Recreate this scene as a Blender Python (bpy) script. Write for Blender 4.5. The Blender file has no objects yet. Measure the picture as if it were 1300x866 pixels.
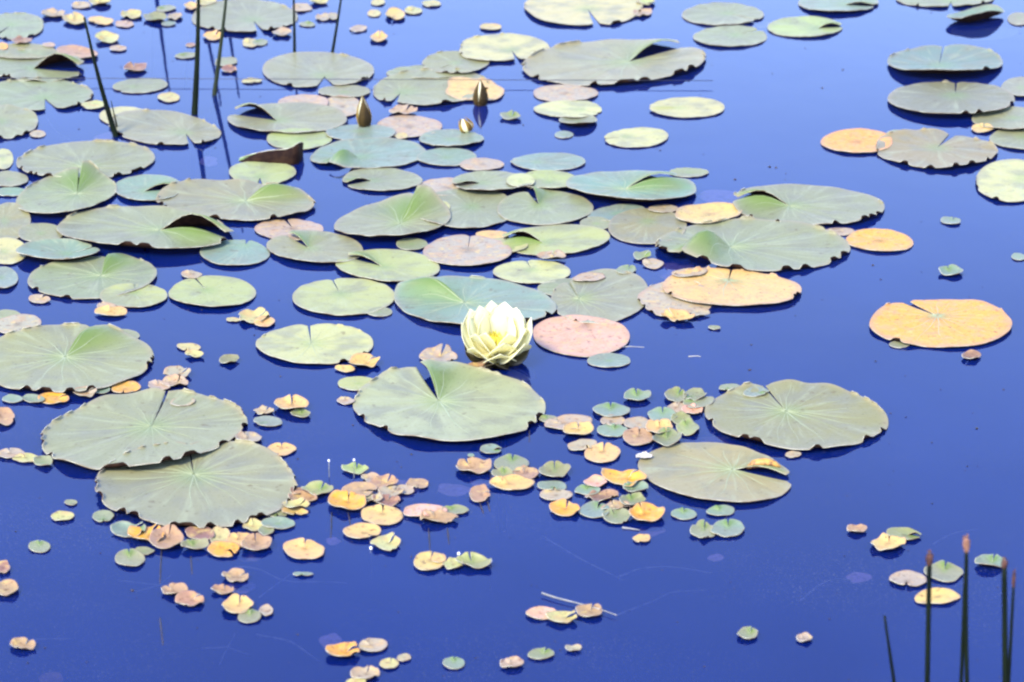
import bpy, math, random
import numpy as np
from mathutils import Vector

S = bpy.context.scene
COL = S.collection
R = math.radians

# ------------------------------------------------------------------ camera
CAM_H, PITCH, FPX, PW, PH = 1.2, R(21.5), 3058.0, 1300.0, 866.0
cd = bpy.data.cameras.new('camera')
cam = bpy.data.objects.new('camera', cd); COL.objects.link(cam)
cam.location = (0, 0, CAM_H)
cam.rotation_euler = (math.pi/2 - PITCH, 0, 0)
cd.sensor_width = 36.0; cd.lens = 36.0*FPX/PW
cd.clip_start = .05; cd.clip_end = 2000
cd.dof.use_dof = True; cd.dof.focus_distance = 3.2; cd.dof.aperture_fstop = 10
S.camera = cam

# ------------------------------------------------------------------ world, sun, exposure
SUN_EL, SUN_AZ = R(48), R(215)
w = bpy.data.worlds.new('World'); S.world = w; w.use_nodes = True
nt = w.node_tree; nt.nodes.clear()
sky = nt.nodes.new('ShaderNodeTexSky'); sky.sky_type = 'NISHITA'
sky.sun_disc = False; sky.sun_elevation = SUN_EL; sky.sun_rotation = SUN_AZ
sky.air_density = 1.6; sky.dust_density = .5; sky.ozone_density = 4.0; sky.altitude = 200
bg = nt.nodes.new('ShaderNodeBackground'); bg.inputs[1].default_value = .15
wo = nt.nodes.new('ShaderNodeOutputWorld')
cast = nt.nodes.new('ShaderNodeMix'); cast.data_type = 'RGBA'; cast.blend_type = 'MULTIPLY'; cast.inputs[0].default_value = 1
cast.inputs[7].default_value = (1.14, 1.03, 1.40, 1)      # the slide film's violet cast in the sky
nt.links.new(sky.outputs[0], cast.inputs[6]); nt.links.new(cast.outputs[2], bg.inputs[0]); nt.links.new(bg.outputs[0], wo.inputs[0])
sd = bpy.data.lights.new('sun', 'SUN'); sd.energy = 2.4; sd.angle = R(14); sd.color = (1, .90, .64)
sun = bpy.data.objects.new('sun', sd); COL.objects.link(sun)
# direction toward the sun: azimuth measured like the sky texture (clockwise from +Y)
dv = Vector((math.sin(SUN_AZ)*math.cos(SUN_EL), math.cos(SUN_AZ)*math.cos(SUN_EL), math.sin(SUN_EL)))
sun.rotation_euler = dv.to_track_quat('Z', 'Y').to_euler()
S.view_settings.view_transform = 'Standard'; S.view_settings.look = 'None'
S.view_settings.exposure = 1.42; S.view_settings.gamma = 1

# ------------------------------------------------------------------ helpers
cp, sp_ = math.cos(PITCH), math.sin(PITCH)
def P(px, py, z=0.0):
    """point of the horizontal plane at height z seen at photo pixel px, py"""
    u = (px-PW/2)/FPX; v = -(py-PH/2)/FPX
    d = (u, cp + v*sp_, -sp_ + v*cp)
    k = (z-CAM_H)/d[2]
    return (d[0]*k, d[1]*k, z)
def PV(px, py, Y):
    """point of the vertical plane y = Y seen at photo pixel"""
    u = (px-PW/2)/FPX; v = -(py-PH/2)/FPX
    d = (u, cp + v*sp_, -sp_ + v*cp)
    k = Y/d[1]
    return Vector((d[0]*k, Y, CAM_H + d[2]*k))
def pxm(py):
    """pixels per metre across at that row of the water"""
    x0 = P(650, py); x1 = P(750, py)
    return 100/(x1[0]-x0[0])

def mesh_obj(name, verts, faces, mats, fmat=None, smooth=True, uv=None, parent=None):
    me = bpy.data.meshes.new(name)
    me.from_pydata([tuple(v) for v in verts], [], faces)
    for m in mats: me.materials.append(m)
    if fmat is not None: me.polygons.foreach_set('material_index', fmat)
    if smooth: me.polygons.foreach_set('use_smooth', [True]*len(me.polygons))
    if uv is not None:
        ul = me.uv_layers.new(name='UVMap')
        li = np.zeros(len(me.loops), dtype=np.int32); me.loops.foreach_get('vertex_index', li)
        ul.data.foreach_set('uv', np.asarray(uv, dtype=np.float32)[li].ravel())
    me.update()
    o = bpy.data.objects.new(name, me); COL.objects.link(o)
    if parent is not None: o.parent = parent
    return o
def tag(o, label=None, cat=None, group=None, kind=None):
    if label: o['label'] = label
    if cat: o['category'] = cat
    if group: o['group'] = group
    if kind: o['kind'] = kind
def empty(name, loc):
    o = bpy.data.objects.new(name, None); COL.objects.link(o); o.location = loc
    o.empty_display_size = .02
    return o

# ------------------------------------------------------------------ materials
def newmat(name):
    m = bpy.data.materials.new(name); m.use_nodes = True
    t = m.node_tree; t.nodes.clear()
    out = t.nodes.new('ShaderNodeOutputMaterial')
    return m, t, out
def N(t, typ, **k):
    n = t.nodes.new(typ)
    for a, b in k.items():
        if a.startswith('i_'):
            n.inputs[a[2:].replace('_', ' ')].default_value = b
        else: setattr(n, a, b)
    return n
def mix(t, fac, a, b, mode='MIX'):
    n = t.nodes.new('ShaderNodeMix'); n.data_type = 'RGBA'; n.blend_type = mode
    for s_, v in ((0, fac), (6, a), (7, b)):
        if hasattr(v, 'is_linked') or hasattr(v, 'node'): t.links.new(v, n.inputs[s_])
        else: n.inputs[s_].default_value = v if not isinstance(v, tuple) else (*v, 1)[:4]
    return n.outputs[2]
def math_(t, op, a, b=0.0, c=None):
    n = t.nodes.new('ShaderNodeMath'); n.operation = op
    for i, v in enumerate((a, b, c)):
        if v is None: continue
        if hasattr(v, 'node'): t.links.new(v, n.inputs[i])
        else: n.inputs[i].default_value = v
    return n.outputs[0]
def ramp(t, v, lo, hi, a=0.0, b=1.0):
    n = t.nodes.new('ShaderNodeMapRange'); n.interpolation_type = 'SMOOTHSTEP'
    t.links.new(v, n.inputs[0])
    for i, q in enumerate((lo, hi, a, b)): n.inputs[i+1].default_value = q
    return n.outputs[0]

def leaf_material(name, old):
    m, t, out = newmat(name); L = t.links
    oi = t.nodes.new('ShaderNodeObjectInfo'); base = oi.outputs['Color']
    tc = t.nodes.new('ShaderNodeTexCoord')
    sep = t.nodes.new('ShaderNodeSeparateXYZ'); L.new(tc.outputs['UV'], sep.inputs[0])
    u, v = sep.outputs[0], sep.outputs[1]
    # broad blotches, in object space (metres), offset per object
    add = t.nodes.new('ShaderNodeVectorMath'); add.operation = 'ADD'
    L.new(tc.outputs['Object'], add.inputs[0])
    cmb = t.nodes.new('ShaderNodeCombineXYZ'); L.new(math_(t, 'MULTIPLY', oi.outputs['Random'], 40.0), cmb.inputs[2])
    L.new(cmb.outputs[0], add.inputs[1]); vec = add.outputs[0]
    def noise(scale, detail=3, rough=.55, v_=vec):
        n = t.nodes.new('ShaderNodeTexNoise'); n.inputs['Scale'].default_value = scale
        n.inputs['Detail'].default_value = detail; n.inputs['Roughness'].default_value = rough
        L.new(v_, n.inputs['Vector']); return n.outputs[0]
    n1 = noise(22 if not old else 60); n2 = noise(260, 4)
    # radial streaks along the blade
    c2 = t.nodes.new('ShaderNodeCombineXYZ')
    L.new(math_(t, 'MULTIPLY', u, 46.0), c2.inputs[0]); L.new(math_(t, 'MULTIPLY', v, 1.6), c2.inputs[1])
    L.new(math_(t, 'MULTIPLY', oi.outputs['Random'], 30.0), c2.inputs[2])
    st = noise(1.0, 3, .6, c2.outputs[0])
    col = base
    if not old:
        col = mix(t, ramp(t, n1, .42, .68, 0, .6), col, (.19, .19, .12))        # duller, drier patches
        col = mix(t, ramp(t, st, .50, .75, 0, .45), col, (.38, .41, .22))          # paler rays
        col = mix(t, ramp(t, v, 0.0, .36, .36, 0), col, (.18, .29, .07))         # greener heart
        nb = noise(75, 2, .5)
        col = mix(t, ramp(t, nb, .66, .74, 0, .55), col, (.13, .095, .04))         # a few brown blotches
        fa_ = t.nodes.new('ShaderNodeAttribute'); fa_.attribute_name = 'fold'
        col = mix(t, math_(t, 'MULTIPLY', fa_.outputs['Fac'], .85), col, (.12, .20, .028))      # green shading of the hollow beside the folded lips, painted into the colour
        col = mix(t, ramp(t, v, .90, 1.0, 0, .35), col, (.34, .27, .17))         # browned margin
    else:
        nd = noise(140, 3, .7)
        col = mix(t, ramp(t, nd, .56, .70, 0, .8), col, (.13, .06, .035))       # brown rot
        col = mix(t, ramp(t, v, 0.0, .30, .55, 0), col, (.14, .09, .04))         # dark heart
        col = mix(t, ramp(t, n1, .45, .66, 0, .55), col, (.46, .28, .12))        # pinkish decay
        n3 = noise(95, 2)
        col = mix(t, ramp(t, n3, .55, .72, 0, .6), col, (.58, .42, .12))         # yellowed patches
        col = mix(t, ramp(t, st, .58, .8, 0, .35), col, (.22, .13, .08))
        col = mix(t, ramp(t, v, .86, 1.0, 0, .5), col, (.36, .22, .15))
    sp = noise(430, 1, .4)
    col = mix(t, ramp(t, sp, .70, .76, 0, .75), col, (.06, .05, .025))           # specks
    p = t.nodes.new('ShaderNodeBsdfPrincipled')
    L.new(col, p.inputs['Base Color'])
    L.new(ramp(t, n2, .3, .7, .34, .5), p.inputs['Roughness'])
    p.inputs['Specular IOR Level'].default_value = .22
    p.inputs['Coat Weight'].default_value = .05 if not old else .0
    p.inputs['Coat Roughness'].default_value = .32
    h = math_(t, 'ADD', math_(t, 'MULTIPLY', st, .8), math_(t, 'MULTIPLY', n2, .35))
    b = t.nodes.new('ShaderNodeBump'); b.inputs['Strength'].default_value = .5; b.inputs['Distance'].default_value = .0012
    L.new(h, b.inputs['Height']); L.new(b.outputs[0], p.inputs['Normal'])
    tr = t.nodes.new('ShaderNodeBsdfTranslucent')
    L.new(mix(t, 1.0, col, (.75, 1.0, .35), 'MULTIPLY'), tr.inputs[0])
    ms = t.nodes.new('ShaderNodeMixShader'); ms.inputs[0].default_value = .10
    L.new(p.outputs[0], ms.inputs[1]); L.new(tr.outputs[0], ms.inputs[2])
    L.new(ms.outputs[0], out.inputs[0])
    return m
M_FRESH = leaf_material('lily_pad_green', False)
M_OLD = leaf_material('lily_pad_fading', True)

def simple(name, col, rough=.5, var=None, scale=60, spec=.5, trans=0.0, zscale=None):
    m, t, out = newmat(name)
    p = t.nodes.new('ShaderNodeBsdfPrincipled')
    p.inputs['Roughness'].default_value = rough; p.inputs['Specular IOR Level'].default_value = spec
    if var is not None:
        tc = t.nodes.new('ShaderNodeTexCoord'); mp = t.nodes.new('ShaderNodeMapping')
        if zscale: mp.inputs['Scale'].default_value = (1, 1, zscale)
        t.links.new(tc.outputs['Object'], mp.inputs[0])
        n = t.nodes.new('ShaderNodeTexNoise'); n.inputs['Scale'].default_value = scale; n.inputs['Detail'].default_value = 4
        t.links.new(mp.outputs[0], n.inputs['Vector'])
        t.links.new(mix(t, ramp(t, n.outputs[0], .38, .64), (*col, 1), (*var, 1)), p.inputs['Base Color'])
    else: p.inputs['Base Color'].default_value = (*col, 1)
    sh = p.outputs[0]
    if trans:
        tr = t.nodes.new('ShaderNodeBsdfTranslucent'); tr.inputs[0].default_value = (*col, 1)
        ms = t.nodes.new('ShaderNodeMixShader'); ms.inputs[0].default_value = trans
        t.links.new(sh, ms.inputs[1]); t.links.new(tr.outputs[0], ms.inputs[2]); sh = ms.outputs[0]
    t.links.new(sh, out.inputs[0])
    return m
M_UNDER = simple('leaf_underside', (.013, .006, .004), .75, (.028, .014, .007), 90, spec=.08)
M_RIM = simple('leaf_rim', (.62, .60, .42), .5, (.26, .18, .10), 70)
M_VEIN = simple('leaf_vein', (.32, .36, .19), .5, (.25, .29, .14), 40)
M_REED = simple('reed_stem', (.004, .007, .005), .5, (.010, .016, .007), 30, zscale=.2, spec=.06)
M_REED2 = simple('reed_stem_pale', (.015, .022, .012), .5, (.03, .04, .02), 30, zscale=.2, spec=.1)
M_SPIKE = simple('reed_spikelet', (.12, .045, .025), .7, (.05, .02, .012), 300)
M_SPIKEP = simple('reed_spikelet_pale', (.34, .17, .09), .7, (.20, .09, .05), 300)
M_PETAL = simple('petal', (.93, .90, .60), .5, (.90, .87, .52), 25, trans=.38)
M_STAMEN = simple('stamen', (.88, .80, .16), .5, (.80, .66, .07), 200)
M_SEPAL = simple('sepal', (.030, .022, .010), .45, (.055, .045, .016), 60)
M_BUD = simple('bud_sepal', (.36, .225, .022), .6, (.11, .065, .015), 45, zscale=.3, spec=.1)
M_BUDD = simple('bud_sepal_dark', (.065, .042, .012), .6, (.03, .02, .008), 60, zscale=.3, spec=.1)
M_STRAND = simple('water_weed', (.30, .30, .29), .6, (.10, .12, .13), 80)
M_STALK = simple('hair_stalk', (.20, .21, .18), .6)
M_STRAW = simple('dry_straw', (.34, .32, .27), .6, (.20, .20, .18), 80)
M_WHITE = simple('tiny_bud', (.88, .88, .86), .5)
M_DARK = simple('debris', (.02, .018, .014), .6, (.06, .04, .03), 200)
M_LINE = simple('thread', (.035, .035, .05), .5)

def water_material():
    m, t, out = newmat('pond_water'); L = t.links
    tc = t.nodes.new('ShaderNodeTexCoord')
    def noise(scale, detail, sc=(1, 1, 1)):
        mp = t.nodes.new('ShaderNodeMapping'); mp.inputs['Scale'].default_value = sc
        L.new(tc.outputs['Object'], mp.inputs[0])
        n = t.nodes.new('ShaderNodeTexNoise'); n.inputs['Scale'].default_value = scale; n.inputs['Detail'].default_value = detail
        L.new(mp.outputs[0], n.inputs['Vector']); return n.outputs[0]
    h = math_(t, 'ADD', math_(t, 'MULTIPLY', noise(5, 2, (1, .6, 1)), 1.0), math_(t, 'MULTIPLY', noise(38, 3, (1, .5, 1)), .10))
    b = t.nodes.new('ShaderNodeBump'); b.inputs['Strength'].default_value = 1; b.inputs['Distance'].default_value = .0006
    L.new(h, b.inputs['Height'])
    fr = t.nodes.new('ShaderNodeFresnel'); fr.inputs['IOR'].default_value = WATER_IOR
    L.new(b.outputs[0], fr.inputs['Normal'])
    g = t.nodes.new('ShaderNodeBsdfGlossy'); g.inputs['Roughness'].default_value = .015
    g.inputs['Color'].default_value = (*WATER_GLOSS, 1); L.new(b.outputs[0], g.inputs['Normal'])
    tr = t.nodes.new('ShaderNodeBsdfTransparent'); tr.inputs[0].default_value = (.66, .72, .95, 1)
    # blue of the reflected sky, partly painted in as a diffuse body colour
    df = t.nodes.new('ShaderNodeBsdfDiffuse')
    n = noise(2.2, 5, (1, .7, 1))
    L.new(mix(t, ramp(t, n, .35, .7), (*WATER_BODY, 1), (*WATER_BODY2, 1)), df.inputs[0])
    m1 = t.nodes.new('ShaderNodeMixShader'); m1.inputs[0].default_value = .50
    L.new(tr.outputs[0], m1.inputs[1]); L.new(df.outputs[0], m1.inputs[2])
    dust = math_(t, 'MULTIPLY', ramp(t, noise(420, 2), .58, .76, 0, .42), ramp(t, noise(3.1, 4, (.8, 1.6, 1)), .40, .75, .15, 1))
    film = t.nodes.new('ShaderNodeBsdfDiffuse'); film.inputs[0].default_value = (.28, .29, .31, 1)
    m2 = t.nodes.new('ShaderNodeMixShader'); L.new(fr.outputs[0], m2.inputs[0])
    L.new(m1.outputs[0], m2.inputs[1]); L.new(g.outputs[0], m2.inputs[2])
    m3 = t.nodes.new('ShaderNodeMixShader'); L.new(dust, m3.inputs[0]); L.new(m2.outputs[0], m3.inputs[1]); L.new(film.outputs[0], m3.inputs[2])
    L.new(m3.outputs[0], out.inputs[0])
    return m
WATER_IOR = 1.42
WATER_GLOSS = (.90, .98, 1.0)
WATER_BODY = (.001, .012, .130)
WATER_BODY2 = (.002, .018, .165)
M_WATER = water_material()
M_BED = simple('pond_mud', (.010, .014, .024), .9, (.016, .020, .028), 6)

# ------------------------------------------------------------------ setting
def sheet(name, mat, z, e=700.0):
    n = 8; vs = []; fs = []
    for j in range(n+1):
        for i in range(n+1): vs.append((-e+2*e*i/n, -e+2*e*j/n, z))
    for j in range(n):
        for i in range(n):
            a = j*(n+1)+i; fs.append((a, a+1, a+n+2, a+n+1))
    o = mesh_obj(name, vs, fs, [mat], smooth=False); tag(o, kind='structure'); return o
sheet('pond_water', M_WATER, 0.0)
sheet('pond_bed', M_BED, -.35)

# ------------------------------------------------------------------ lily pads
CO = dict(G=(.235, .245, .115), B=(.190, .250, .165), Y=(.325, .350, .115), C=(.430, .410, .150), K=(.240, .225, .085),
          O=(.640, .315, .035), P=(.355, .295, .185), R=(.240, .130, .085), T=(.58, .385, .12), S=(.36, .225, .115), W=(.70, .68, .55))
GS = 4.0; GX, GY = -80, -60
HG = np.zeros((int((PH+160)/GS)+1, int((PW+160)/GS)+1))      # how high leaves are already stacked, on a grid
GAP = .0011
def inside(poly, xs, ys):
    c = np.zeros(xs.shape, bool); n = len(poly)
    for i in range(n):
        x1, y1 = poly[i]; x2, y2 = poly[(i+1) % n]
        if y1 == y2: continue
        k = ((ys < y1) != (ys < y2)) & (xs < (x2-x1)*(ys-y1)/(y2-y1)+x1)
        c ^= k
    return c
def dil(a, r, f):
    b = a.copy()
    for dy in range(-r, r+1):
        for dx in range(-r, r+1):
            b = f(b, np.roll(np.roll(a, dy, 0), dx, 1))
    return b

def pad(name, cx, cy, w, h, rot, ax, ay, na, hw, col, mat, seed, teeth=0, fa=0, fb=0, cup=0.0, wave=.02, irr=.012,
        front=0.0, big=True, veins=0, sub=False, wing=False, z0=None, noise_k=5, near=0.0, crease=1.0):
    rng = random.Random(seed)
    NT = 200 if (big and w > 110) else (110 if big else 48)
    if big: RS = ([.08, .2, .34, .5, .66, .8, .9] if w > 110 else [.15, .35, .6, .85])+[.955, .968, .980, .990, 1.0]
    else: RS = [.2, .42, .62, .8, .92, 1.0]
    NR = len(RS)
    a, b = w/2, h/2; ct, st = math.cos(R(rot)), math.sin(R(rot))
    def to_u(dx, dy):                    # image offset (y up) -> unit circle space
        return ((dx*ct+dy*st)/a, (-dx*st+dy*ct)/b)
    def from_u(ux, uy):
        x, y = ux*a, uy*b
        return (x*ct-y*st, x*st+y*ct)
    Au = to_u(ax-cx, -(ay-cy))
    nn = math.hypot(*Au)
    if nn > .8: Au = (Au[0]*.8/nn, Au[1]*.8/nn)
    if na is None: th0, dl = rng.uniform(0, 6.28), 0.0
    else:
        ud = to_u(math.cos(R(na)), math.sin(R(na))); th0 = math.atan2(ud[1], ud[0])
        # rim distance toward the notch
        dl = .6*min(.9, (hw/math.hypot(a, b)*1.25)/max(.3, 1-(Au[0]*math.cos(th0)+Au[1]*math.sin(th0))))
    ph = [rng.uniform(0, 6.28) for _ in range(16)]
    am = [rng.uniform(.4, 1) for _ in range(16)]
    def rim(th):
        d = (math.cos(th), math.sin(th))
        bq = Au[0]*d[0]+Au[1]*d[1]; cq = Au[0]**2+Au[1]**2-1
        r = -bq+math.sqrt(max(0, bq*bq-cq))
        x, y = Au[0]+d[0]*r, Au[1]+d[1]*r
        q = math.atan2(y, x)
        f = 1+irr*sum(am[i]*math.sin((i+2)*q+ph[i])/(1+.25*i) for i in range(noise_k))
        return x*f, y*f
    tl = [(rng.uniform(.03, .97), rng.uniform(.0045, .011)*(1 if w > 110 else 1.6), 1) for _ in range(teeth)]
    kw = rng.choice([7, 9, 11] if big else [2, 3, 4]); 
    nv = 11
    def fold(s):                         # a lip rolled up along its middle, lying down again at the rim
        return s if wing else .95*math.sin(math.pi*min(1, s*.93))**1.2+.22*s
    def pos(t, s):
        """px, py, extra height (in units of mean radius)"""
        th = th0+dl+t*(2*math.pi-2*dl)
        rx, ry = rim(th)
        if na is not None:               # round the two corners beside the notch
            dd = min(t, 1-t); k = 1-.09*math.exp(-(dd/.014)**2)
            rx = Au[0]+(rx-Au[0])*k; ry = Au[1]+(ry-Au[1])*k
        z = .012*s + .010*s*s*math.sin(4*math.pi*t+ph[5]) * (1+am[3])
        z += crease*.014*s*(1-.45*s)*(abs(math.sin(math.pi*nv*t+ph[8]*0))-.5)
        z += wave*(s**5)*(.5+.5*math.sin(2*math.pi*kw*t+ph[6]+1.2*math.sin(2*math.pi*3*t+ph[7])))
        z += cup*(s**2.5)*(.75+.25*math.sin(2*math.pi*3*t+ph[9]))
        sc = 1.0; gm = 0; S0 = .955 if big else .90
        for t0, wt, q in tl:
            g = math.exp(-((t-t0)/wt)**4)
            if g > gm: gm = g; qm = q
        if gm > .02 and s > S0:          # the margin crimped over, its dark underside turned up
            Lr = 1-S0; ft = 2.75*gm; rho = Lr/ft; f = ft*(s-S0)/Lr
            z += rho*(1-math.cos(f)); sc = (S0+rho*math.sin(f))/s
        if fa: 
            g = math.exp(-(t/.075)**2); z += fa*g*fold(s)
        if fb:
            g = math.exp(-((1-t)/.075)**2); z += fb*g*fold(s)
        x, y = Au[0]+(rx-Au[0])*s*sc, Au[1]+(ry-Au[1])*s*sc
        if front: z += front*(s**6)*max(0, -y/max(.2, math.hypot(x, y)))
        dx, dy = from_u(x, y)
        return cx+dx, cy-dy, z
    Rm = (w/2)/pxm(cy)
    # support from leaves already floating there
    gx0, gx1 = int((cx-w*.6-GX)/GS)-5, int((cx+w*.6-GX)/GS)+6
    gy0, gy1 = int((cy-h*.7-GY)/GS)-5, int((cy+h*.7-GY)/GS)+6
    gx0, gy0 = max(0, gx0), max(0, gy0); gx1, gy1 = min(HG.shape[1], gx1), min(HG.shape[0], gy1)
    ok = gx1-gx0 > 3 and gy1-gy0 > 3
    if ok:
        win = HG[gy0:gy1, gx0:gx1]
        sup = dil(win, 1, np.maximum)
        acc = np.zeros_like(sup)
        for dy in (-1, 0, 1):
            for dx in (-1, 0, 1): acc += np.roll(np.roll(sup, dy, 0), dx, 1)
        sup = np.maximum(acc/9, win)
    def support(x, y):
        if not ok or sub: return 0
        fx = min(max((x-GX)/GS-gx0, 0), sup.shape[1]-1.001); fy = min(max((y-GY)/GS-gy0, 0), sup.shape[0]-1.001)
        i, j = int(fx), int(fy); u, v = fx-i, fy-j
        return (sup[j, i]*(1-u)+sup[j, i+1]*u)*(1-v)+(sup[j+1, i]*(1-u)+sup[j+1, i+1]*u)*v
    zb = z0 if z0 is not None else .0015
    org = P(cx, cy, 0)
    def world(t, s, dz=0.0):
        x, y, z = pos(t, s)
        base = zb+support(x, y)
        q = P(x, y, base)
        hz = base+max(-.0008 if not sub else -1, z*Rm)+dz
        return (q[0]-org[0], q[1]-org[1], hz), (x, y)
    closed = na is None
    verts = []; uvs = []; top = []
    c0, _ = world(.5, 0.0)
    verts.append(c0); uvs.append((0, 0))
    rimpx = []
    cols = NT if closed else NT+1
    for i in range(cols):
        t = i/NT; row = []
        for j in range(1, NR+1):
            s = RS[j-1]
            p_, pxy = world(t, s)
            row.append(len(verts)); verts.append(p_); uvs.append((t, s))
            if j == NR: rimpx.append(pxy)
        top.append(row)
    nt_ = len(verts); th_ = .0007 if big else .0005
    va = np.array(verts); nrm = np.zeros_like(va); tri = []
    for i in range(cols if closed else cols-1):
        A_, B_ = top[i], top[(i+1) % cols]
        tri.append((0, A_[0], B_[0]))
        for j in range(NR-1): tri.append((A_[j], A_[j+1], B_[j+1])); tri.append((A_[j], B_[j+1], B_[j]))
    tri = np.array(tri); fn = np.cross(va[tri[:, 1]]-va[tri[:, 0]], va[tri[:, 2]]-va[tri[:, 0]])
    for k in range(3): np.add.at(nrm, tri[:, k], fn)
    nrm /= np.maximum(1e-12, np.linalg.norm(nrm, axis=1))[:, None]
    for q_ in (va-nrm*th_): verts.append(tuple(q_))
    uvs += uvs[:nt_]
    F = []; FM = []
    def q4(*f): F.append(f)
    for i in range(cols if closed else cols-1):
        A_, B_ = top[i], top[(i+1) % cols]
        F.append((0, A_[0], B_[0])); FM.append(0)
        F.append((nt_, B_[0]+nt_, A_[0]+nt_)); FM.append(1)
        for j in range(NR-1):
            F.append((A_[j], A_[j+1], B_[j+1], B_[j])); FM.append(0)
            F.append((A_[j]+nt_, B_[j]+nt_, B_[j+1]+nt_, A_[j+1]+nt_)); FM.append(1)
        F.append((A_[-1], A_[-1]+nt_, B_[-1]+nt_, B_[-1])); FM.append(2)
    if not closed:
        for row, fl in ((top[0], False), (top[-1], True)):
            rr = [0]+row
            for j in range(len(rr)-1):
                f = (rr[j], rr[j]+nt_, rr[j+1]+nt_, rr[j+1])
                F.append(f if not fl else f[::-1]); FM.append(2)
    if ok and not sub:
        xs = GX+GS*(np.arange(gx0, gx1)); ys = GY+GS*(np.arange(gy0, gy1))
        X, Y_ = np.meshgrid(xs, ys)
        poly = rimpx if closed else rimpx+[(ax, ay)]
        ins = inside(poly, X, Y_)
        HG[gy0:gy1, gx0:gx1] = np.where(ins, sup+GAP+(.0006 if big else .0), win)
    cj = tuple(min(.9, max(.01, c*rng.uniform(.93, 1.07))) for c in col)
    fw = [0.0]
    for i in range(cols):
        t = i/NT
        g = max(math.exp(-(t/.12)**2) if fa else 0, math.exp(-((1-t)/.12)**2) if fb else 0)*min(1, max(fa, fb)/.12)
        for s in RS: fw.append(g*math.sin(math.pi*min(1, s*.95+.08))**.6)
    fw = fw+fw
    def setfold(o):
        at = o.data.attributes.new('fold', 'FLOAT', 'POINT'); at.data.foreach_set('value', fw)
    if veins:
        root = empty(name, org)
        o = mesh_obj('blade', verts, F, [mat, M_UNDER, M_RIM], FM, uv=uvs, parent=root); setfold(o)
        o.color = (*cj, 1)
        vv = []; vf = []; vf_ = rng.uniform(.45, 1.15)
        for k in range(veins+1):
            if closed and k == veins: break
            t = k/veins
            t = min(.985, max(.015, t+rng.uniform(-.012, .012)))
            mid = abs(t-.5) < .5/veins
            end = rng.uniform(.62, .88); wd = (.0020 if mid else .0012)*vf_*rng.uniform(.6, 1.2)*(Rm/.12)
            prev = None; n = 9
            for q in range(n+1):
                s = .02+(end-.02)*q/n; hwv = wd*(1-q/n)**.7*.5+.00012
                tt = t+.006*math.sin(q*.7+k)
                p1, _ = world(tt, s, .00005); e = .004
                p2, _ = world(min(1, tt+e), s); p0, _ = world(max(0, tt-e), s)
                dxy = Vector((p2[0]-p0[0], p2[1]-p0[1], p2[2]-p0[2]))
                if dxy.length < 1e-7: dxy = Vector((1, 0, 0))
                dxy.normalize(); c = Vector(p1)
                ring = [c-dxy*hwv, c+Vector((0, 0, .0005*(1-.6*q/n))), c+dxy*hwv]
                bi = len(vv); vv += [tuple(x) for x in ring]
                if prev is not None:
                    vf += [(prev, prev+1, bi+1, bi), (prev+1, prev+2, bi+2, bi+1)]
                prev = bi
        mesh_obj('veins', vv, vf, [M_VEIN], parent=root)
        return root
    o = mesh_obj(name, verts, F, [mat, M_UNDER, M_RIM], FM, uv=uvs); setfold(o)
    o.location = org; o.color = (*cj, 1)
    return o

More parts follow.
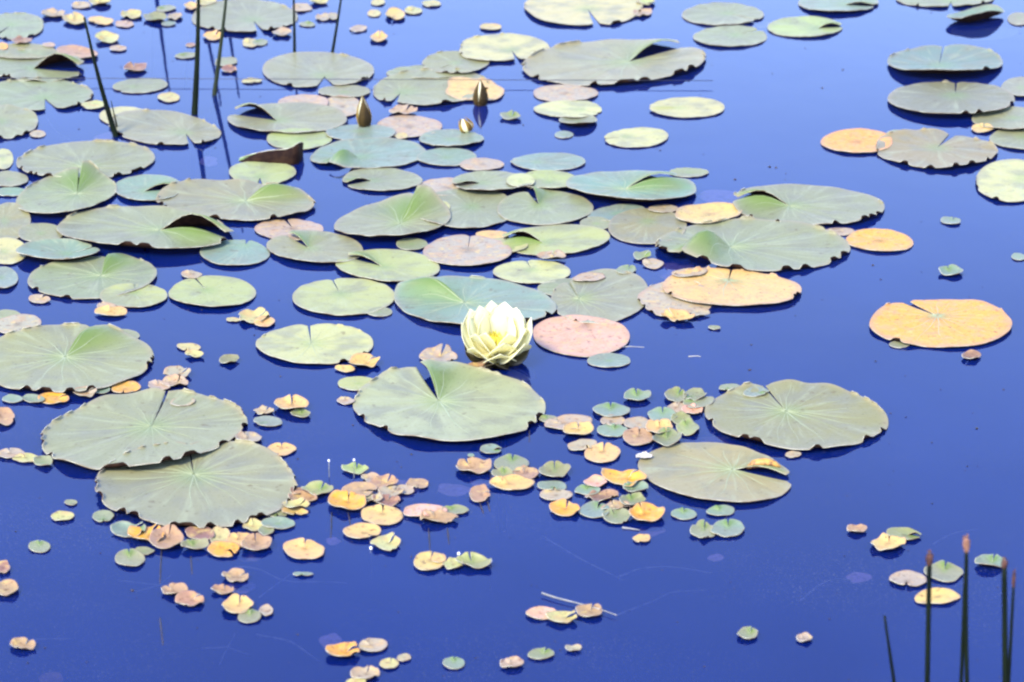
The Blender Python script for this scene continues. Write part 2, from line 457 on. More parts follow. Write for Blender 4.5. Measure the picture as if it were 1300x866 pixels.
GROUP_BIG = 'large lily pads floating on the pond'
GROUP_SMALL = 'small leaves floating between the lily pads'
GROUP_SUB = 'faded leaves sunk just under the surface'
FRESH = 'GBYKC'
BIG = """740,11,152,46,0,746,11,300,7,C,t7 i.03|pale khaki pad cut by the top edge, left of centre pair, with a dark slit
918,19,104,29,0,925,17,345,2,G,i.006|smooth grey-green pad near the top edge, upper one of an edge-to-edge pair
927,47,94,27,0,935,44,10,2,G,|smooth grey-green pad, lower one of the edge-to-edge pair near the top
1022,35,96,26,0,1038,36,4,2,Y,a.12|narrow green pad near the top with a dark notch opening right
1064,4,103,28,0,1072,6,356,2,B,a.1 f.06|blue-green pad cut by the top edge above the narrow notched pad
1200,-1,126,22,0,1207,2,270,5,G,t4|ragged green pad almost wholly cut off by the top edge at right
1294,24,30,16,0,1294,22,-1,0,G,|sliver of green pad at the right edge, high up
1238,24,74,16,8,1238,24,-1,0,B,c.22 f.2|small blue-green pad rolled up lengthwise and half sunk, upper right
1296,111,50,26,0,1296,111,-1,0,G,f.1|green pad cut by the right edge, touching the stacked pair of round pads
1305,176,96,30,0,1300,174,-1,0,G,|dull green pad cut by the right edge below another cut pad
1288,152,108,32,0,1288,150,-1,0,G,f.08|green pad at the right edge just under the stacked pair
1208,128,162,48,0,1213,120,88,2,G,f.10 t3 m.8|big round green pad, lower and nearer of the stacked pair at upper right
1200,82,147,42,0,1192,83,75,2,B,f.12 c.05 t4 m.85|blue-green round pad with dark raised front rim, farther of the stacked pair
1141,170,32,10,0,1141,170,-1,0,G,|little green pad between the orange blotched pad and the grey-brown one
1187,191,158,48,-4,1190,187,40,7,K,t9 i.03 w.05|grey-brown ragged pad touching the orange blotched pad at upper right
1088,180,92,31,0,1088,180,-1,0,OB,i.01|rosy pad with an orange middle, isolated at upper right
1285,230,94,56,0,1298,226,-1,0,C,t5 i.015|khaki pad cut by the right edge with nibbled dark rim
310,22,136,42,0,322,26,300,7,G,t4 i.02|broad green pad crossed by a thin pale reed near the top left
20,33,72,34,0,14,32,215,3,G,t10 i.03|green pad with toothed dark rim in the upper left corner
38,85,140,42,-3,42,87,355,2,G,a.30 w.09 t6|wavy green pad at the left edge with a long dark rolled slit
30,66,86,20,0,30,66,-1,0,K,|dull greyish pad lying on the far side of the wavy slit pad
98,68,54,15,-6,98,68,-1,0,S,i.03 c.1|small orange-brown pad beside the leaning dark reed
50,121,136,42,0,57,125,300,13,G,t9 i.015|green pad with a wide open dark-edged notch, upper left
6,155,84,42,0,2,154,-1,0,G,w.08 t6 i.03|green pad with finger-like ruffled right margin, cut by the left edge
48,170,20,9,0,48,170,-1,0,P,|pinkish scrap at the tip of the ruffled pad by the left edge
178,109,70,19,3,168,110,200,2,G,i.01|narrow green pad just below the thin straight line, upper left
160,148,68,25,0,160,148,-1,0,C,i.02|cream pad at the foot of the leaning dark reed
208,164,144,43,-6,236,169,298,7,G,t7 i.02|green pad with a notch at its near edge, behind the thick upright reed
368,292,88,27,0,372,290,130,3,P,i.03|pinkish two-lobed pad tucked behind a green pad left of centre
404,90,143,46,0,412,97,278,19,G,t4|wide green pad with a dark triangular notch, left of the first bud
545,93,110,17,0,540,93,-1,0,G,|thin strip of green pad seen behind the large notched pad, top centre
437,117,66,18,0,437,117,-1,0,G,f.1|narrow green pad between the triangle-notched pad and the tall bud
435,135,50,27,0,435,135,-1,0,P,i.02|pink-grey pad just behind the upright tawny bud
385,131,64,22,0,385,131,-1,0,P,|pinkish pad behind the long split pad left of the tawny bud
548,112,150,47,4,508,118,238,8,G,t7|large green pad with an open near notch, left of the dark brown bud
602,114,76,30,0,602,114,-1,0,T,i.10 t2|cream-orange star-shaped leaf behind the dark brown bud
578,80,84,29,0,578,80,200,3,K,t4 i.02|grey-green pad overlapping the far cream pad, top centre
640,62,116,36,0,650,64,300,5,C,t4 i.04|pale cream ragged pad left of the huge scalloped pad
780,81,235,58,3,797,79,16,2,G,t16 a.13 i.01 v m1.12|longest pad of the upper middle, scalloped rim, dark rolled slit beside its centre
718,119,82,22,0,718,119,-1,0,P,i.02|pinkish pad just below the longest scalloped pad
734,155,48,17,0,734,155,-1,0,G,f.25 c.1|small upturned dark-rimmed pad under a pinkish stack
721,139,86,23,0,740,140,350,2,C,i.015|cream notched pad in the middle of the stack below the longest pad
716,171,24,9,0,716,171,-1,0,B,|tiny pale pad below the dark-rimmed upturned pad
872,137,96,26,0,860,137,180,1,C,a.05 i.015|pink-tinged cream pad with a dark slit opening left, alone right of centre
808,175,82,25,2,792,173,190,2,C,i.01|pale cream oval pad with a short left notch, alone above the middle
365,152,152,42,0,352,153,172,2,G,b.22 f.06|split pad left of the tawny bud with one half lifted over a dark slit
380,177,82,28,0,380,177,-1,0,Y,|pale yellow-green pad behind the curled-over dark leaf
520,161,84,28,0,520,161,-1,0,P,|flat pinkish-grey pad right of the tawny bud
458,169,88,22,0,452,166,-1,0,B,|blue-green pad on which the tawny bud seems to stand
573,177,82,25,0,573,177,-1,0,B,f.12|bluish pad with the small white opening bud at its far edge
468,197,148,40,3,455,200,196,3,B,b.10 a.22|bluish green pad with a lifted near lobe, below the tawny bud
567,200,76,23,0,567,200,-1,0,B,|thin pale blue-green pad below the pad with the white opening bud
612,209,56,16,0,612,209,-1,0,P,|small pink pad between the white opening bud and the crowded middle
696,206,94,23,0,680,206,175,1,B,|pale mint pad with a faint wavy slit, above the crowded middle
875,219,50,12,0,875,219,-1,0,G,|small pale pad touching the far right corner of the folded teal pad
567,238,76,23,0,567,238,-1,0,P,i.02|pink pad at the far left of the crowded middle
485,229,102,30,0,472,229,190,3,G,b.12|green pad with a dark left notch, below the pad with lifted near lobe
590,266,128,54,0,600,262,-1,0,G,f.05|pale green pad half hidden by the bright folded pad and its neighbours
540,263,64,22,0,540,263,-1,0,C,|pinkish cream pad under the tip of the bright green folded lobe
625,298,42,11,0,625,298,-1,0,T,|thin tan pad edge left of the cream pad with a green slit
696,231,80,28,0,696,231,-1,0,Y,f.15|yellow-green pad with dark front rim beside a little round pink-grey pad
624,233,100,32,0,610,232,190,4,G,f.16 b.1|green pad with split left edge and dark underside line, in the crowded middle
661,230,36,20,0,661,230,-1,0,C,f.18|little round cream pad lying on two green pads
692,265,122,45,0,684,260,130,2,G,b.20 i.01|rounded green pad with a green fold at its far left, centre of the crowd
783,271,74,20,6,783,271,-1,0,B,|pale bluish strip of pad below the folded teal pad
757,284,42,17,0,757,284,-1,0,G,|small pale green pad between a pointed pad and the round centre pad
822,288,100,46,0,822,280,-1,0,K,i.015|grey-green pad partly under the big green pad, centre right
842,265,38,10,0,842,265,-1,0,P,|thin rosy pad edge behind the folded orange leaf
801,240,166,46,-3,793,240,8,1,B,a.16 b.10 f.14 v|teal pad with green folds either side of its centre and dark front rim
705,305,140,39,3,690,308,180,2,Y,a.10 b.2|yellow-green pad with a dark slit opening left, middle of the crowd
900,274,86,26,4,900,272,-1,0,T,c.12 i.05|yellow-orange crumpled leaf between two big green pads, centre right
1026,262,194,54,-2,1002,261,178,2,G,b.18 a.12 t8 v|long green pad with dark notched rim, farther of the overlapping pair at right
1066,294,38,10,0,1066,294,-1,0,P,|small faded pink pad tucked beside the overlapping pair at right
955,314,248,66,-1,927,313,196,3,G,a.24 b.12 t12 v|biggest green pad right of the middle with a folded bright green left lobe
1117,306,86,29,-4,1117,306,-1,0,O,i.015|orange oval pad touching the right tip of the biggest right-hand green pad
12,228,48,21,0,12,228,-1,0,G,f.08|green pad fragment at the left edge beside the folded heart pad
12,244,48,11,0,12,244,-1,0,B,|thin bluish pad fragment under another at the left edge
4,202,26,26,0,4,202,-1,0,C,|cream pad fragment at the left edge above the folded heart pad
108,205,178,48,2,105,212,270,2,G,t13 i.015 v|large pad with toothed rim behind the folded heart-shaped pad at left
188,240,86,37,0,182,243,4,2,B,a.18 f.1|two-toned teal pad with a dark slit opening right, left side
84,249,130,54,10,98,246,78,4,G,r a.12 b.26 f.1 t3 v|folded heart-shaped pad with an upraised right lobe, left side
298,257,202,52,-2,312,255,12,2,G,b.15 t8 w.05 v|wide green pad with ruffled near edge, directly in front of the reflected reed
12,281,54,48,0,5,280,-1,0,K,|dull green pad cut by the left edge beside a small oval pad
52,296,58,26,0,52,296,-1,0,G,f.05|small oval green pad between the left edge pad and the big rolled pad
10,319,50,34,0,5,319,-1,0,C,|tan pad cut by the left edge beside the dark teal bowl-like pad
184,295,224,62,-3,203,292,350,3,G,a.25 b.10 f.08 t5 v|large pad with its right lobe curled over a bright green hollow
74,323,106,31,0,85,322,10,2,B,c.10 f.14|dark teal bowl-like pad with pale front rim, left side
4,354,38,28,0,2,352,-1,0,B,c.06 f.1|small blue-green pad cut by the left edge, below the teal bowl-like pad
118,353,164,55,4,128,350,62,4,G,b.16 t4 v|green pad with an olive fold by its notch, under the large rolled pad
170,376,86,32,0,172,371,92,2,Y,f.05|small pale heart pad overlapping the near edge of the olive-folded pad
270,372,112,41,0,262,368,135,2,Y,f.05|yellow-green pad with small far notch, right neighbour of the small pale heart pad
298,322,88,35,0,312,310,62,4,B,f.05|bluish pad with a tiny pale scrap at its far notch
400,316,124,42,-3,392,315,150,2,G,b.12 f.06|green pad with a soft green fold, just in front of the pinkish two-lobed pad
492,339,132,43,-3,485,338,165,2,Y,b.10 f.06|pale yellow-green oval pad with a dark speck, left of the pinkish-grey pad
523,310,40,15,0,523,310,-1,0,G,|tiny pale green pad under the bright folded pad
499,282,150,52,6,508,284,52,3,G,r b.30 a.14 f.12 i.01 v|green pad with a bright folded right lobe like a wing, left of centre
640,312,60,20,0,640,312,-1,0,C,f.05|small cream pad wedged between the grey pad and the dark-slit yellow one
594,320,112,41,0,594,317,80,1,P,f.05|pinkish-grey round pad right of the pale oval pad with a dark speck
675,346,97,31,0,675,342,120,1,C,f.04|cream pad behind the broad bluish pad that backs the white flower
718,366,70,24,0,718,366,-1,0,G,|thin pale green pad between the cream pad and the ribbed green pad
436,378,130,49,0,432,373,118,1.5,Y,f.04|smooth yellow-green pad with far notch, alone left of the white flower
482,396,32,12,0,482,396,-1,0,G,|little pale pad touching the near edge of the smooth yellow-green pad
762,378,126,68,6,735,379,122,3,G,i.012 w.03 t3 v|ribbed green pad immediately right of the pad behind the white flower
603,386,206,66,-3,590,384,165,3,B,b.10 a.20 t4 f.05 v|broad bluish pad directly behind the white flower
858,380,96,46,0,858,376,-1,0,P,i.05 t5|ragged pink pad beside the large yellow leaf
929,367,178,49,-3,925,356,75,2,T,t6 i.012 f.03 v|large yellow-orange pad right of the pink ragged one
738,427,124,52,-2,745,412,-1,0,OP,i.02 m.85|rosy pad with an orange far rim, right of the white flower
400,438,147,53,0,395,436,97,2.5,C,t3 f.03 v|pale cream-green pad with far notch, left of the white flower
1142,437,26,9,0,1142,437,-1,0,G,|tiny grey-green pad under the near edge of the bright orange notched pad
1195,411,180,64,0,1190,401,158,8,O,i.03 t2 v|bright orange pad with a wide left notch, alone at the right
773,458,56,18,0,773,458,-1,0,B,|small mint pad just below the rosy pad right of the flower
8,403,40,20,0,8,403,-1,0,G,|greenish pad tip at the left edge behind a dull pink pad
22,412,60,25,6,22,412,-1,0,P,|dull pink pad behind the big pad at the left edge
152,426,50,16,0,152,426,-1,0,G,|thin pale pad edge behind the big left-edge pad
82,459,226,88,2,83,453,42,4,G,b.12 t14 w.03 i.01 v|very large pad cut by the left edge with an olive fold and toothed right rim
250,618,262,112,0,246,602,100,3,G,t18 w.05 i.018 v|huge strongly ribbed pad, nearer and lower of the lower-left pair
180,550,262,98,6,192,541,62,3,G,t18 w.07 i.02 v|huge ribbed pad with ruffled near edge, upper one of the lower-left pair
455,487,52,18,0,455,487,-1,0,Y,|small bright pale pad poking out at the left of the pad below the flower
570,516,246,98,-2,557,509,124,4,G,t9 w.05 i.012 b.15 m1.28 v|huge notched green pad directly below the white flower
1010,531,234,86,-3,998,522,132,3,K,t8 w.05 i.015 v|large khaki ribbed pad at lower right, farther of two
908,602,194,76,-7,930,596,350,9,K2,i.01 a.10 m.9 v|large tan pad with brown curled lobe, in front of the khaki ribbed one"""
def colour(c):
    if c == 'OB': return CO['O'], M_BLOT
    if c == 'OP': return (.66, .36, .22), M_OLD
    if c == 'K2': return (.315, .30, .125), M_FRESH
    if c == 'V': return (.62, .42, .46), M_OLD
    return CO[c], (M_FRESH if c in 'GBYK' else M_OLD)
M_BLOT = M_OLD
n_big = 0
for ln in BIG.strip().splitlines():
    a, label = ln.split('|'); f = a.split(',')
    cx, cy, w_, h_, rot, ax, ay, na, hw = [float(q) for q in f[:9]]
    op = {'t': 0, 'a': 0, 'b': 0, 'c': 0, 'f': .022, 'w': .018, 'i': .012, 'v': 0, 'm': 1}
    for q in f[10].split():
        op[q[0]] = float(q[1:]) if len(q) > 1 else 1
    col, mat = colour(f[9])
    if f[9] == 'C': mat = M_FRESH
    n_big += 1; col = tuple(q*op['m'] for q in col)
    o = pad('lily_pad', cx, cy, w_, h_, rot, ax, ay, None if na < 0 else na, hw, col, mat, 100+n_big,
            teeth=int(op['t']*1.7), fa=op['a'], fb=op['b'], cup=op['c'], wave=op['w']*.55, irr=op['i'],
            wing='r' in op, front=op['f'], veins=random.Random(n_big).choice([13, 15, 16, 18, 19]) if op['v'] else 0)
    tag(o, label, 'lily pad', GROUP_BIG)
SMALL = """127,4,28,9,-1,C,c|cream leaf at the very top edge, above the tip of the leaning reed
103,7,25,8,-1,P,f|faint pink leaf at the top edge, left of the cream one
68,19,30,9,-1,P,k|pinkish leaf at the left end of the far row near the leaning reed
95,27,30,12,-1,C,c|cream curled leaf immediately left of the leaning reed's tip
128,27,32,10,200,T,f|tan leaf immediately right of the leaning reed's tip
158,31,24,8,-1,P,f|pink leaf low in the far row between two reeds
167,20,28,9,-1,C,k|tan curled leaf left of the reflected reed, in the far row
197,24,30,11,-1,K,c|khaki leaf lying across the leftmost vertical reed reflection
222,22,20,8,-1,P,k|pink leaf just right of the leftmost vertical reed reflection
211,11,24,8,-1,G,f|pale green leaf near the top, between leftmost reflection and thick reed
214,30,18,6,-1,B,f|tiny mint leaf below the far row beside the reed reflection
243,9,18,9,-1,T,c|tan leaf touching the left side of the thick reed at the top
262,3,26,9,-1,C,f|cream leaf touching the right side of the thick reed at the top
136,50,30,13,170,C,c|pale leaf just right of the leaning reed with a dark tip
150,62,22,7,-1,P,f|blurry pink leaf below the pale dark-tipped leaf by the leaning reed
28,53,26,9,-1,R,k|brownish leaf between the corner pad and the dull greyish pad
3,59,14,10,-1,O,f|small orange leaf on the left edge near the top
62,57,16,6,-1,P,f|tiny pink leaf right of the brownish one near the corner pad
172,88,30,10,-1,R,c|brownish curled leaf just above the thin straight line
242,57,12,5,-1,R,f|tiny brown leaf left of the thick reed, far off
237,71,30,7,-1,G,f|flat pale green leaf left of the thick reed
270,47,24,10,30,T,k|tan leaf under the near rim of the reed-crossed pad
318,55,20,11,-1,C,f|cream leaf near the right of the reed-crossed pad's near rim
287,79,30,11,-1,G,f|pale leaf between two thin reeds, far left centre
291,89,20,8,-1,R,k|dark brown leaf below the pale one between thin reeds
320,103,26,6,-1,C,f|slender pale leaf on the thin line left of the triangle-notched pad
214,124,28,12,-1,C,f|round cream leaf beneath the leftmost reed reflection
120,134,32,10,-1,C,f|blurred cream leaf left of the cream pad at the reed foot
405,3,24,7,-1,C,c|cream leaf at the top edge between the two slender right reeds
383,10,24,11,-1,P,f|pinkish leaf touching the left slender reed at the top
410,23,18,8,30,P,k|pink leaf in the pair between the slender reeds
423,22,14,8,-1,P,k|smaller pink leaf against the rightmost slender reed
390,31,20,6,-1,G,f|thin pale green leaf between the slender reeds
358,43,24,9,-1,P,c|pink leaf under the near right rim of the reed-crossed pad
330,54,20,8,-1,G,f|pale green leaf just right of the cream one by the reed-crossed pad
475,17,17,9,-1,C,f|round cream leaf at left of the small far cluster, top centre
502,20,24,14,-1,T,c|tan leaf in the middle of the small far cluster, top centre
525,14,22,9,-1,C,f|pale cream leaf at right of the small far cluster, top centre
480,3,18,8,-1,C,f|cream leaf at the top edge above the small far cluster
548,5,24,8,-1,C,f|pale leaf at the top edge right of the small far cluster
455,37,22,8,-1,P,f|faint pink leaf isolated right of the slender reeds
481,49,22,11,-1,T,c|tan leaf isolated below the small far cluster
623,35,28,8,-1,C,f|slim cream leaf above the pale ragged cream pad
820,4,24,8,-1,C,c|cream leaf at the top edge right of the khaki slit pad
816,17,24,9,-1,P,k|pink leaf at the right rim of the khaki slit pad
512,142,36,10,-1,P,k|pink curled leaf between the tawny bud and the dark bud
648,149,27,9,-1,G,c|pale green cupped leaf right of the dark bud's reflection
510,173,16,8,-1,C,f|tiny cream leaf on the bluish pads below the tawny bud
1247,163,28,11,-1,T,f|small orange-tan leaf beside the green pad at the upper right edge
1207,281,26,9,-1,B,f|pale mint leaf alone in open water, upper of two at right
1207,346,30,12,-1,B,c|pale mint cupped leaf alone in open water, lower of two at right
1293,326,18,9,-1,B,f|small mint leaf touching the right edge at mid height
907,416,16,5,-1,G,f|tiny whitish leaf alone below the large yellow-orange pad
815,326,22,10,-1,G,c|tiny green leaf off the left tip of the biggest right-hand pad
829,335,26,13,-1,P,f|pinkish leaf tucked at the left tip of the biggest right-hand pad
795,343,26,11,-1,G,f|pale green leaf at the far edge of the ribbed green pad
748,353,42,10,-1,P,f|thin pink leaf behind the ribbed green pad
700,328,36,10,-1,P,c|dim pinkish leaf between the slit yellow pad and the cream pad
860,404,42,13,150,T,k|yellowish torn leaf at the near edge of the ragged pink pad
886,397,32,9,-1,P,f|thin pink leaf right of the torn yellowish leaf
875,347,44,11,-1,P,f|pale pink leaf behind the left end of the large yellow-orange pad
296,406,18,5,-1,C,f|tiny pale leaf left of the cream pair below the yellow-green pads
322,404,40,15,20,C,k|cream irregular leaf, left one of a pair above the pale cream-green pad
336,409,27,13,-1,T,f|tan leaf, right one of the pair above the pale cream-green pad
243,349,27,9,-1,P,f|small pinkish-grey leaf above the yellow-green pad at left
50,380,28,11,-1,P,f|faded pink leaf near the left below the olive-folded pad
135,389,24,9,-1,P,f|pink leaf under the small pale heart pad
141,397,42,12,-1,T,f|orange-cream oval leaf below the small pale heart pad
240,441,30,10,-1,C,f|cream leaf, upper of two right of the very large left-edge pad
247,451,24,8,-1,C,c|cream cupped leaf, lower of two right of the very large left-edge pad
291,458,25,10,-1,K,c|lone little cupped khaki leaf with a dark dot, left centre
225,475,34,13,20,P,k|pink leaf topping the small stack by the very large left-edge pad
222,487,36,11,-1,P,k|rosy pointed leaf at the bottom of the small stack, left
202,490,30,11,-1,P,f|faint pink leaf at left of the small stack
160,493,38,15,-1,O,f|bright orange leaf between the two giant left pads
128,495,24,10,-1,B,f|mint leaf left of the bright orange leaf between the giant pads
108,500,30,12,-1,P,k|rosy leaf under the near rim of the very large left-edge pad
68,507,40,14,10,O,f|orange leaf under the near rim of the very large left-edge pad
42,507,30,10,-1,B,f|mint leaf left of the orange one under the left-edge pad
16,507,26,10,-1,B,f|bluish leaf by the left edge under the very large pad
4,531,30,22,-1,S,k|brownish pink leaf cut by the left edge beside the upper ribbed giant
232,511,32,11,-1,P,f|pink leaf in the far notch of the upper ribbed giant
14,577,36,12,-1,P,f|faint pink leaf at the left edge beside the ribbed giants
34,582,34,11,-1,C,f|pale leaf in the middle of the trio left of the ribbed giants
55,587,25,13,-1,G,c|round pale cupped leaf at right of the trio, by the ribbed giants
335,523,26,10,-1,P,k|pink leaf right of the upper ribbed giant's rim, above a mint leaf
340,536,36,13,-1,B,f|mint oval leaf right of the upper ribbed giant
382,527,25,10,90,G,c|small green leaf under the near edge of the cream notched one
370,516,43,18,90,T,c|cream leaf with dark notch, floating left of the pad below the flower
316,558,32,16,-1,P,k|pink ragged leaf touching the right side of the upper ribbed giant
357,571,36,16,85,T,f|tan oval leaf just above the lower ribbed giant's right shoulder
80,656,30,12,-1,C,f|pale oval leaf alone left of the lower ribbed giant
90,638,16,7,-1,G,f|tiny green leaf above the pale oval one at lower left
131,656,27,15,-1,G,f|green leaf under the left near rim of the lower ribbed giant
50,694,28,15,85,G,f|heart-shaped green leaf alone in open water at lower left
163,675,44,17,10,B,k|teal leaf left of the orange folded pair below the lower ribbed giant
183,700,26,9,-1,G,f|slim green leaf below the orange folded pair
186,681,46,22,30,O,k|bright orange leaf, left one of the folded pair below the ribbed giant
212,687,44,26,70,S,c|orange-brown leaf, right one of the folded pair below the ribbed giant
165,710,39,21,95,G,f|rounded green leaf with a far notch, lower left of the orange pair
279,682,26,22,-1,C,k|tan leaf below the dark hollow in the lower ribbed giant's near rim
254,677,38,18,-1,R,f|red-brown leaf half under the near rim of the lower ribbed giant
248,694,36,13,-1,G,c|green domed leaf below the red-brown one at lower left
305,686,36,18,120,T,f|tan leaf in the middle of the orange bunch under the lower giant
284,698,40,21,-1,O,f|orange leaf at left of the bunch under the lower ribbed giant
326,692,38,20,100,S,c|orange-brown notched leaf at right of the bunch under the lower giant
350,651,32,12,-1,G,f|green leaf overlapping the right near rim of the lower ribbed giant
321,669,26,12,-1,C,k|cream broken leaf beside the teal oval at the giant's right
338,675,20,12,-1,G,c|small dark-holed green leaf under the teal oval leaf
353,665,43,15,-1,B,f|teal oval leaf at the lower right of the lower ribbed giant
384,633,36,12,-1,S,k|brown-pink leaf by the right rim of the lower ribbed giant
376,624,15,9,-1,R,c|tiny round brown leaf on the right rim of the lower ribbed giant
374,650,34,9,-1,T,f|tan sliver leaf, lowest by the right rim of the lower giant
375,642,36,12,20,C,k|khaki leaf stacked above the tan sliver by the lower giant
403,624,40,15,-1,Y,c|yellow-green leaf between the lower ribbed giant and the orange cluster
451,597,34,12,-1,Y,k|ragged pale leaf with a tiny white bud rising behind it
471,608,24,11,-1,P,k|pink leaf at the top of the orange cluster left of centre
530,615,28,13,-1,S,k|pointed brown-pink leaf at the right tip of the orange cluster
512,622,28,12,-1,P,f|faint pink leaf linking the orange cluster to its right tip
488,614,36,14,-1,S,k|brownish leaf at the top right of the orange cluster
496,626,32,15,40,P,k|pink notched leaf near the right of the orange cluster
490,637,36,15,-1,R,k|dark red-brown leaf in the right middle of the orange cluster
470,634,32,11,-1,P,k|pink leaf wedged in the heart of the orange cluster
456,623,46,18,350,S,f|orange-brown leaf in the upper left of the orange cluster
441,640,48,24,80,O,c|orange notched leaf at the left end of the orange cluster
485,655,53,26,85,T,f|largest yellow-orange leaf at the bottom of the orange cluster
460,676,47,20,-1,T,f|cream-orange wavy leaf lowest under the orange cluster
578,648,34,11,-1,G,f|grey-green leaf tip right of the long orange-pink leaf
540,650,56,19,-1,OP,f|long orange-pink leaf right of the largest yellow-orange leaf
557,659,46,15,-1,S,k|brown-pink leaf overlapping the near edge of the long orange-pink leaf
490,691,38,18,30,C,i|torn khaki leaf with ragged arms, alone below the orange cluster
386,699,53,25,80,T,f|kidney-shaped cream-orange leaf alone in open water, lower left centre
545,714,40,24,70,T,f|round orange-cream leaf at left of a short row, lower centre
575,717,26,14,-1,C,k|crumpled khaki leaf in the middle of the short row, lower centre
602,716,46,15,-1,Y,c|khaki-green long leaf at right of the short row, lower centre
557,709,19,12,-1,T,f|little round tan leaf on top of the orange-cream one
385,729,26,5,-1,B,f|thin mint sliver floating below the kidney-shaped leaf
299,733,33,15,20,S,k|brown-pink leaf at the top of the trio, lower left
283,750,29,11,-1,S,k|pointed pinkish-brown leaf at left of the trio, lower left
338,776,17,14,-1,P,c|small pink-cream leaf at right end of the low notched group
302,771,40,21,75,T,c|orange-tan notched leaf, largest of the low group at lower left
317,783,30,16,85,G,f|green-grey leaf in front of the orange-tan notched one
222,751,34,14,-1,S,c|brown cupped leaf, left one of a pair at lower left
241,763,37,17,20,S,k|pinkish-brown leaf, right one of a pair at lower left
3,721,20,16,-1,R,k|brown leaf cut by the left edge, upper of two
8,749,30,20,-1,S,c|brown-pink leaf cut by the left edge, lower of two
29,820,32,14,-1,S,k|tan-brown crumpled leaf alone in the lower left corner
435,829,44,17,10,O,c|orange rolled leaf, brightest near the bottom edge
474,820,37,17,-1,P,f|dull pink leaf right of the orange rolled one near the bottom
494,843,24,13,-1,C,f|dim khaki leaf below the dull pink one near the bottom
513,835,18,9,-1,P,f|tiny pale pink leaf right of the dim khaki one
463,857,36,16,60,P,k|pink two-lobed leaf at the bottom edge, left of centre
452,866,26,9,-1,C,f|pale leaf cut by the bottom edge under the two-lobed pink leaf
576,842,28,15,85,B,f|lone mint heart-shaped leaf near the bottom, centre left
650,844,30,12,-1,P,c|pink leaf left of a pale green one near the bottom centre
687,831,34,13,-1,G,f|pale green oval leaf near the bottom centre
728,824,21,7,-1,P,c|tiny pinkish leaf right of the pale green oval near the bottom
748,778,34,15,60,S,c|brown-tinged leaf at right of the trio beneath the straw
687,779,39,16,-1,OP,f|orange-pink leaf at left of the trio beneath the straw
713,785,38,17,-1,C,k|pale khaki leaf in the middle of the trio beneath the straw
949,806,26,14,50,G,c|lone green cupped leaf in the dark lower right water
1021,811,20,10,-1,P,c|tiny pink-white leaf, rightmost of the loners in the lower right
623,571,28,12,-1,B,f|pale mint leaf just under the near edge of the pad below the flower
598,578,9,4,-1,B,f|minute pale leaf left of the mint leaf under the flower pad
602,595,47,18,-1,S,k|brown-pink leaf at the left end of the centre cluster
668,602,32,16,-1,S,k|brownish leaf between a pale green leaf and a cupped khaki one
649,589,45,21,80,G,f|pale green leaf topping the centre cluster
638,603,28,12,-1,G,c|small green leaf squeezed in the centre cluster's left
651,615,54,19,160,T,f|yellow-cream notched leaf at the bottom of the centre cluster's left
706,629,42,15,-1,P,f|faded pink leaf under the mint one in the centre cluster
701,617,37,13,-1,B,f|mint leaf below the cupped khaki leaf of the centre cluster
704,600,39,19,90,K,c|cupped khaki leaf with pointed corners, centre cluster
609,628,27,21,-1,S,k|small brown upturned leaf with two stems beneath it
717,648,38,18,70,O,k|orange leaf standing lowest left in the right-hand cluster
764,632,43,12,-1,R,k|red-brown flat leaf in the middle of the right-hand cluster
756,614,29,14,-1,OP,c|bright salmon leaf above a mint one in the right-hand cluster
746,623,33,12,-1,B,f|mint leaf overlapped by the salmon leaf
807,621,33,12,-1,B,c|teal leaf under the near rim of the ragged yellow-orange one
792,609,49,21,20,O,i|ragged yellow-orange leaf touching the large tan pad's left rim
782,645,36,12,-1,P,k|dim pink leaf between the mint and yellow leaves
803,637,33,15,-1,K,c|khaki-green cupped leaf in the right-hand cluster
783,657,35,18,120,G,k|grey-green pointed leaf at the bottom of the right-hand cluster
755,648,39,20,-1,B,f|mint round leaf near the orange one in the right-hand cluster
821,655,45,21,130,O,c|yellow-orange leaf with two dark slits, lower right of its cluster
815,684,23,10,-1,T,f|small yellow oval leaf alone below the right-hand cluster
740,566,38,15,-1,P,f|pink leaf, left one of the pair above the right-hand cluster
765,576,45,25,80,T,f|peach heart-shaped leaf, right one of the pair above the cluster
818,580,22,7,-1,W,k|white-edged curled sliver left of the large tan pad
722,538,60,18,-1,P,f|long faint pink leaf right of the pad below the flower
696,532,24,9,-1,G,f|pale green leaf touching the right rim of the pad below the flower
734,548,38,18,90,T,c|yellow-khaki cupped leaf with upturned corners, right of the flower pad
809,505,35,13,-1,B,c|mint oval leaf alone above the mint and pink group
778,535,32,14,-1,P,f|pinkish leaf sandwiched between two mint ones
776,522,47,17,-1,B,f|mint leaf at the far left of the mint and pink group
777,547,39,16,60,B,f|mint leaf with dark notch at the near left of the group
811,538,37,15,-1,P,f|rose-red leaf left of the mint domed leaf
860,518,26,11,-1,P,f|pale pink leaf left of the little rose-red one
879,522,28,12,-1,OP,k|little rose-red leaf under the dark-slit green leaf
841,528,38,18,-1,B,f|mint domed leaf at the heart of the group
864,532,24,14,-1,K,k|small khaki leaf right of the mint domed one
873,544,30,19,110,Y,k|yellow-green leaf at the right of the group, near the khaki ribbed pad
858,504,28,17,-1,K,c|khaki cupped leaf, left of two near the khaki ribbed pad's left rim
882,503,30,14,200,G,k|grey-green leaf behind another just left of the khaki ribbed pad
887,511,41,14,170,G,f|grey-green leaf with dark slit just left of the khaki ribbed pad
810,556,39,22,80,S,f|rosy brown notched leaf at the bottom of the mint and pink group
847,559,38,19,100,G,c|green leaf with far notch under the bright yellow one
837,545,35,17,90,T,c|brightest yellow round leaf of the mint and pink group
926,492,26,9,-1,G,f|small green leaf on the far left rim of the khaki ribbed pad
960,498,32,12,-1,B,f|mint leaf lying on the far rim of the khaki ribbed pad
